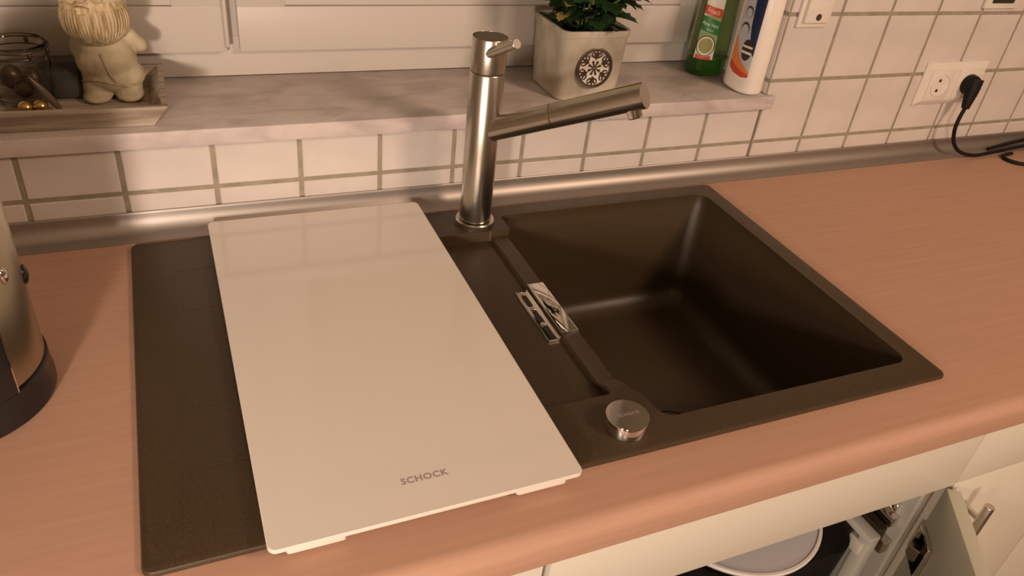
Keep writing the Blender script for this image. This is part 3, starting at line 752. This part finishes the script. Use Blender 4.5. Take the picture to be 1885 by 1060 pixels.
jx, jy = -.0930, .6480
jar = empty('glass_jar', (jx, jy, .149), 'clear glass jar with a wire collar in the wooden tray', 'jar')
b = NB(); prof = [(.030,0),(.0335,.002),(.0345,.008),(.0345,.056),(.0330,.062),(.0350,.066),(.0355,.070),(.0335,.072),(.0318,.070),(.0308,.062),(.0318,.055),(.0318,.009),(.0290,.005),(.0,.005)]
lathe(b, (jx, jy, .1495), prof, n=56); obj('jar_body', b, M['glass'], jar, angle=60)
def hoop(b, c, r, rad, tilt=0, n=48):
    pts = [Vector((c[0]+r*math.cos(2*PI*k/n), c[1]+r*math.sin(2*PI*k/n), c[2]+tilt*r*math.sin(2*PI*k/n+.6))) for k in range(n+1)]; tube(b, pts, rad, 6)
b = NB(); hoop(b, (jx,jy,.2085), .0352, .0010); hoop(b, (jx,jy,.2165), .0366, .0009)
for a in (-1.05, -.25, 1.3): ell(b, (jx+.0362*math.cos(a), jy+.0362*math.sin(a), .2125), (.0028,.0028,.0042), seg=12)
obj('wire_collar', b, M['wire'], jar)
for (x, y, r) in ((jx+.004, jy-.052, .0085), (jx+.0195, jy-.050, .0085)):
    bell = empty('brass_bell', (x, y, .1492), None, 'bell', 'brass bells in front of the glass jar')
    bell['label'] = ('left' if x < jx+.01 else 'right') + ' one of two small brass bells in front of the jar'
    b = NB(); ell(b, (x, y, .1494+r), (r, r, r), seg=28); obj('bell_ball', b, M['brass'], bell, angle=180)
    b = NB(); box(b, x-r*.75, x+r*.75, y-.0007-r*.75, y+.0007-r*.6, .1494+r*.35, .1494+r*.5, .0001, 1); tube(b, [(x, y, .1494+2*r-.0008),(x+.0015,y,.1494+2*r+.0024),(x+.003,y,.1494+2*r-.0008)], .0006, 6); obj('bell_slot', b, M['dark'], bell)
sp = empty('metal_leaf', (jx+.035, jy-.040, .151), 'slim curved metal pendant leaning on the glass jar', 'ornament')
path = smooth_path([(jx+.012, jy-.0365, .190), (jx+.022, jy-.040, .176), (jx+.033, jy-.046, .162), (jx+.041, jy-.052, .1515)], 6)
b = NB()
n = len(path); wd = [.0008 + .0042*math.sin(PI*min(1,(i/(n-1))*1.0))**.8 for i in range(n)]
rings = []
for i, p in enumerate(path):
    d = (path[min(i+1,n-1)] - path[max(i-1,0)]).normalized(); s_ = d.cross(Vector((.3,-.9,.3))).normalized(); nn = d.cross(s_)
    rings.append([p + s_*wd[i]*math.cos(2*PI*k/10) + nn*.0009*math.sin(2*PI*k/10) for k in range(10)])
loft(b, rings); obj('blade', b, M['wire'], sp)
b = NB(); hoop(b, (path[0].x, path[0].y, path[0].z+.004), .004, .0006, 0, 20); obj('eyelet', b, M['wire'], sp)
sl = NB(); box(sl, -.0210-.052, -.0300+.003, .640, .676, .1495, .1830, .003, 2)
for v in sl.verts: 
    k = (v.co.z-.1495)/.0335; v.co.x += -.004*k; v.co.y += .010*k
o = obj('slate_block', sl, M['slate']); tag(o, 'dark slate block between the jar and the stone figure', 'block')
b = NB(); ell(b, (jx-.012, jy+.002, .176), (.013,.012,.016)); ell(b, (jx+.010, jy+.004, .172), (.012,.012,.014)); ell(b, (jx+.001, jy-.012, .165), (.011,.010,.010))
o = obj('jar_filling', remeshed(b, .0014, 2), M['wire']); tag(o, 'dark metal ornaments heaped inside the glass jar', 'ornament')
for v in o.data.vertices: v.co.z *= 1.0

# ------------------------------------------------------------------ kettle at the left edge
kx, ky, kr = -.1550, .2650, .0795
kt = empty('kettle', (kx, ky, 0), 'brushed steel kettle with black base standing at the left edge', 'kettle')
obj('base', lathe(NB(), (kx, ky, .0004), [(kr+.002,0),(kr+.0045,.002),(kr+.0045,.012),(kr+.0035,.016),(kr+.0030,.036),(kr-.002,.038)], n=96), M['black_gloss'], kt)
obj('kettle_body', lathe(NB(), (kx, ky, .0384), [(kr-.002,0),(kr+.001,.002),(kr+.001,.185),(kr-.003,.200),(kr-.014,.212),(kr-.02,.214)], n=96), M['kettle'], kt)
obj('lid', lathe(NB(), (kx, ky, .252), [(kr-.021,0),(kr-.020,.006),(kr-.035,.018),(.012,.024),(.011,.034),(.015,.042),(.0,.044)], n=64), M['black_gloss'], kt)
# black handle column and grip, on the side towards the camera
def arc_panel(a0, a1, r0, r1, z0, z1, n=16):
    b = NB(); P0 = []
    for k in range(n+1):
        a = math.radians(a0+(a1-a0)*k/n); P0.append((kx+r1*math.cos(a), ky+r1*math.sin(a)))
    for k in range(n, -1, -1):
        a = math.radians(a0+(a1-a0)*k/n); P0.append((kx+r0*math.cos(a), ky+r0*math.sin(a)))
    loft(b, [ring_at(P0, z0), ring_at(P0, z1)]); return b
obj('handle_panel', arc_panel(-112, -42, kr+.0012, kr+.0045, .0385, .222), M['black_gloss'], kt)
obj('panel_trim', arc_panel(-41.8, -40.8, kr+.0012, kr+.0050, .0385, .222, 2), M['chrome'], kt)
hd = Vector((math.cos(math.radians(-100)), math.sin(math.radians(-100)), 0)); kc = Vector((kx, ky, 0))
hp = smooth_path([kc+hd*(kr+.002)+Vector((0,0,.218)), kc+hd*(kr+.030)+Vector((0,0,.226)), kc+hd*(kr+.045)+Vector((0,0,.165)), kc+hd*(kr+.042)+Vector((0,0,.10)), kc+hd*(kr+.022)+Vector((0,0,.058)), kc+hd*(kr+.002)+Vector((0,0,.055))], 8)
obj('handle', tube(NB(), hp, .0105, 16), M['black_gloss'], kt)
b = NB(); ell(b, (kx+kr+.0010, ky+.010, .1230), (.0035,.008,.010), seg=16); obj('button', b, M['black_gloss'], kt)
a = math.radians(-24); b = NB(); ell(b, (kx+(kr+.0010)*math.cos(a), ky+(kr+.0010)*math.sin(a), .1500), (.004,.004,.0085), seg=20); obj('rivet', b, M['chrome'], kt)

# ------------------------------------------------------------------ wall fittings, plug, cables
so = empty('double_socket', (1.425, WY, .147), 'white double wall socket above the worktop, right one in use', 'socket')
SX0, SX1, SZ0, SZ1 = 1.347, 1.507, .1065, .1865
b = NB()
def frame_ring(i, y): return [Vector((x, y, z)) for x, z in ((SX0+i,SZ0+i),(SX1-i,SZ0+i),(SX1-i,SZ1-i),(SX0+i,SZ1-i))]
loft(b, [frame_ring(0, WY+.0005), frame_ring(0, WY-.003), frame_ring(.0085, WY-.0090), frame_ring(.0105, WY-.0095)])
obj('cover_frame', b, M['plastic_white'], so, smooth=False)
for cx_ in (1.3885, 1.4605):
    b = NB(); box(b, cx_-.0285, cx_+.0285, WY-.0112, WY-.0090, .1180, .1750, .0009, 2)
    ins = obj('insert', b, M['plastic_white'], so)
    # round cup: raised ring with sunken floor, dark discs paint the shade in two pin holes
    b = NB(); lathe(b, (cx_, WY-.0105, .1465), [(.0215,0),(.0215,.0018),(.0200,.0022),(.0192,.0012),(.0188,.0008),(.0,.0008)], axis=(0,-1,0), n=40)
    cp = obj('cup', b, M['plastic_white'], ins)
    if cx_ < 1.42:
        for dx, dz in ((-.0075, .006), (-.0075+.0, -.0120)):
            pass
        for dz in (.0085, -.0105):
            b = NB(); lathe(b, (cx_-.0035, WY-.0110, .1465+dz), [(.0030,0),(.0030,.0010)], axis=(0,-1,0), n=16); obj('pin_hole', b, M['dark'], cp)
pg = empty('power_plug', (1.4605, .535, .147), 'black power plug in the right socket with its cable hanging down', 'plug')
b = NB(); lathe(b, (1.4605, WY-.0130, .1465), [(.0180,0),(.0190,.003),(.0190,.010),(.0175,.014),(.010,.017),(.0,.0175)], axis=(0,-1,0), n=40)
obj('plug_head', b, M['black'], pg)
gpth = smooth_path([(1.4630,.528,.158),(1.4600,.523,.140),(1.4560,.519,.122),(1.4530,.516,.106)], 6)
b = NB(); tube(b, gpth, [.0150 - .0088*(i/(len(gpth)-1))**1.1 + .0007*(i%2) for i in range(len(gpth))], 18); obj('plug_grip', b, M['black'], pg)
cp_ = smooth_path([(1.4530,.516,.108),(1.4480,.515,.085),(1.4490,.514,.062),(1.4620,.513,.036),(1.4900,.512,.016),(1.5350,.5105,.0060),(1.60,.5125,.0085),(1.68,.517,.0120),(1.78,.520,.0150),(1.95,.520,.0150)], 8)
obj('cable', tube(NB(), cp_, .0036, 12), M['black'], pg)
for i, (pts, lab) in enumerate(((((1.640,.5060,.0040),(1.612,.5020,.0040),(1.5985,.488,.0040),(1.602,.472,.0040),(1.617,.460,.0040),(1.66,.448,.0040),(1.80,.45,.0040)), 'black cable loop lying nearest on the worktop at the right edge'),
                        (((1.585,.5225,.0105),(1.63,.5300,.0110),(1.70,.5360,.0150),(1.78,.5370,.0170),(1.95,.5370,.0170)), 'black cable lying along the foot of the metal strip at right'),)):
    o = obj('cable', tube(NB(), smooth_path(pts, 8), .0036, 12), M['black']); tag(o, lab, 'cable')
pa = empty('wall_plate', (1.041, WY, .295), 'small white wall plate with a screw hole beside the window corner', 'wall plate')
b = NB(); box(b, 1.0105, 1.0735, WY-.0050, WY-.0002, .2545, .3350, .0018, 2); obj('plate', b, M['plastic_white'], pa)
b = NB(); box(b, 1.0190, 1.0700, WY-.0110, WY-.0048, .2630, .3300, .0018, 2); f_ = obj('cover', b, M['plastic_white'], pa)
obj('screw_hole', lathe(NB(), (1.0450, WY-.0108, .2725), [(.0054,0),(.0054,.0008),(.0042,.0012),(.0,.0006)], axis=(0,-1,0), n=20), M['medal_dark'], f_)
pb = empty('wall_plate', (1.47, WY, .32), 'white wall plate with a dark green panel at the upper right edge', 'wall plate')
b = NB(); box(b, 1.425, 1.515, WY-.006, WY-.0002, .2830, .3750, .002, 2); obj('plate', b, M['plastic_white'], pb)
b = NB(); box(b, 1.4405, 1.4945, WY-.009, WY-.0058, .2935, .3560, .001, 2); obj('panel', b, mat('dark_green_panel', (.02,.035,.015), rough=.3), pb)

# ------------------------------------------------------------------ lift everything to its real height
for o in list(COL.objects):
    if o.parent is None: o.location.z += LIFT
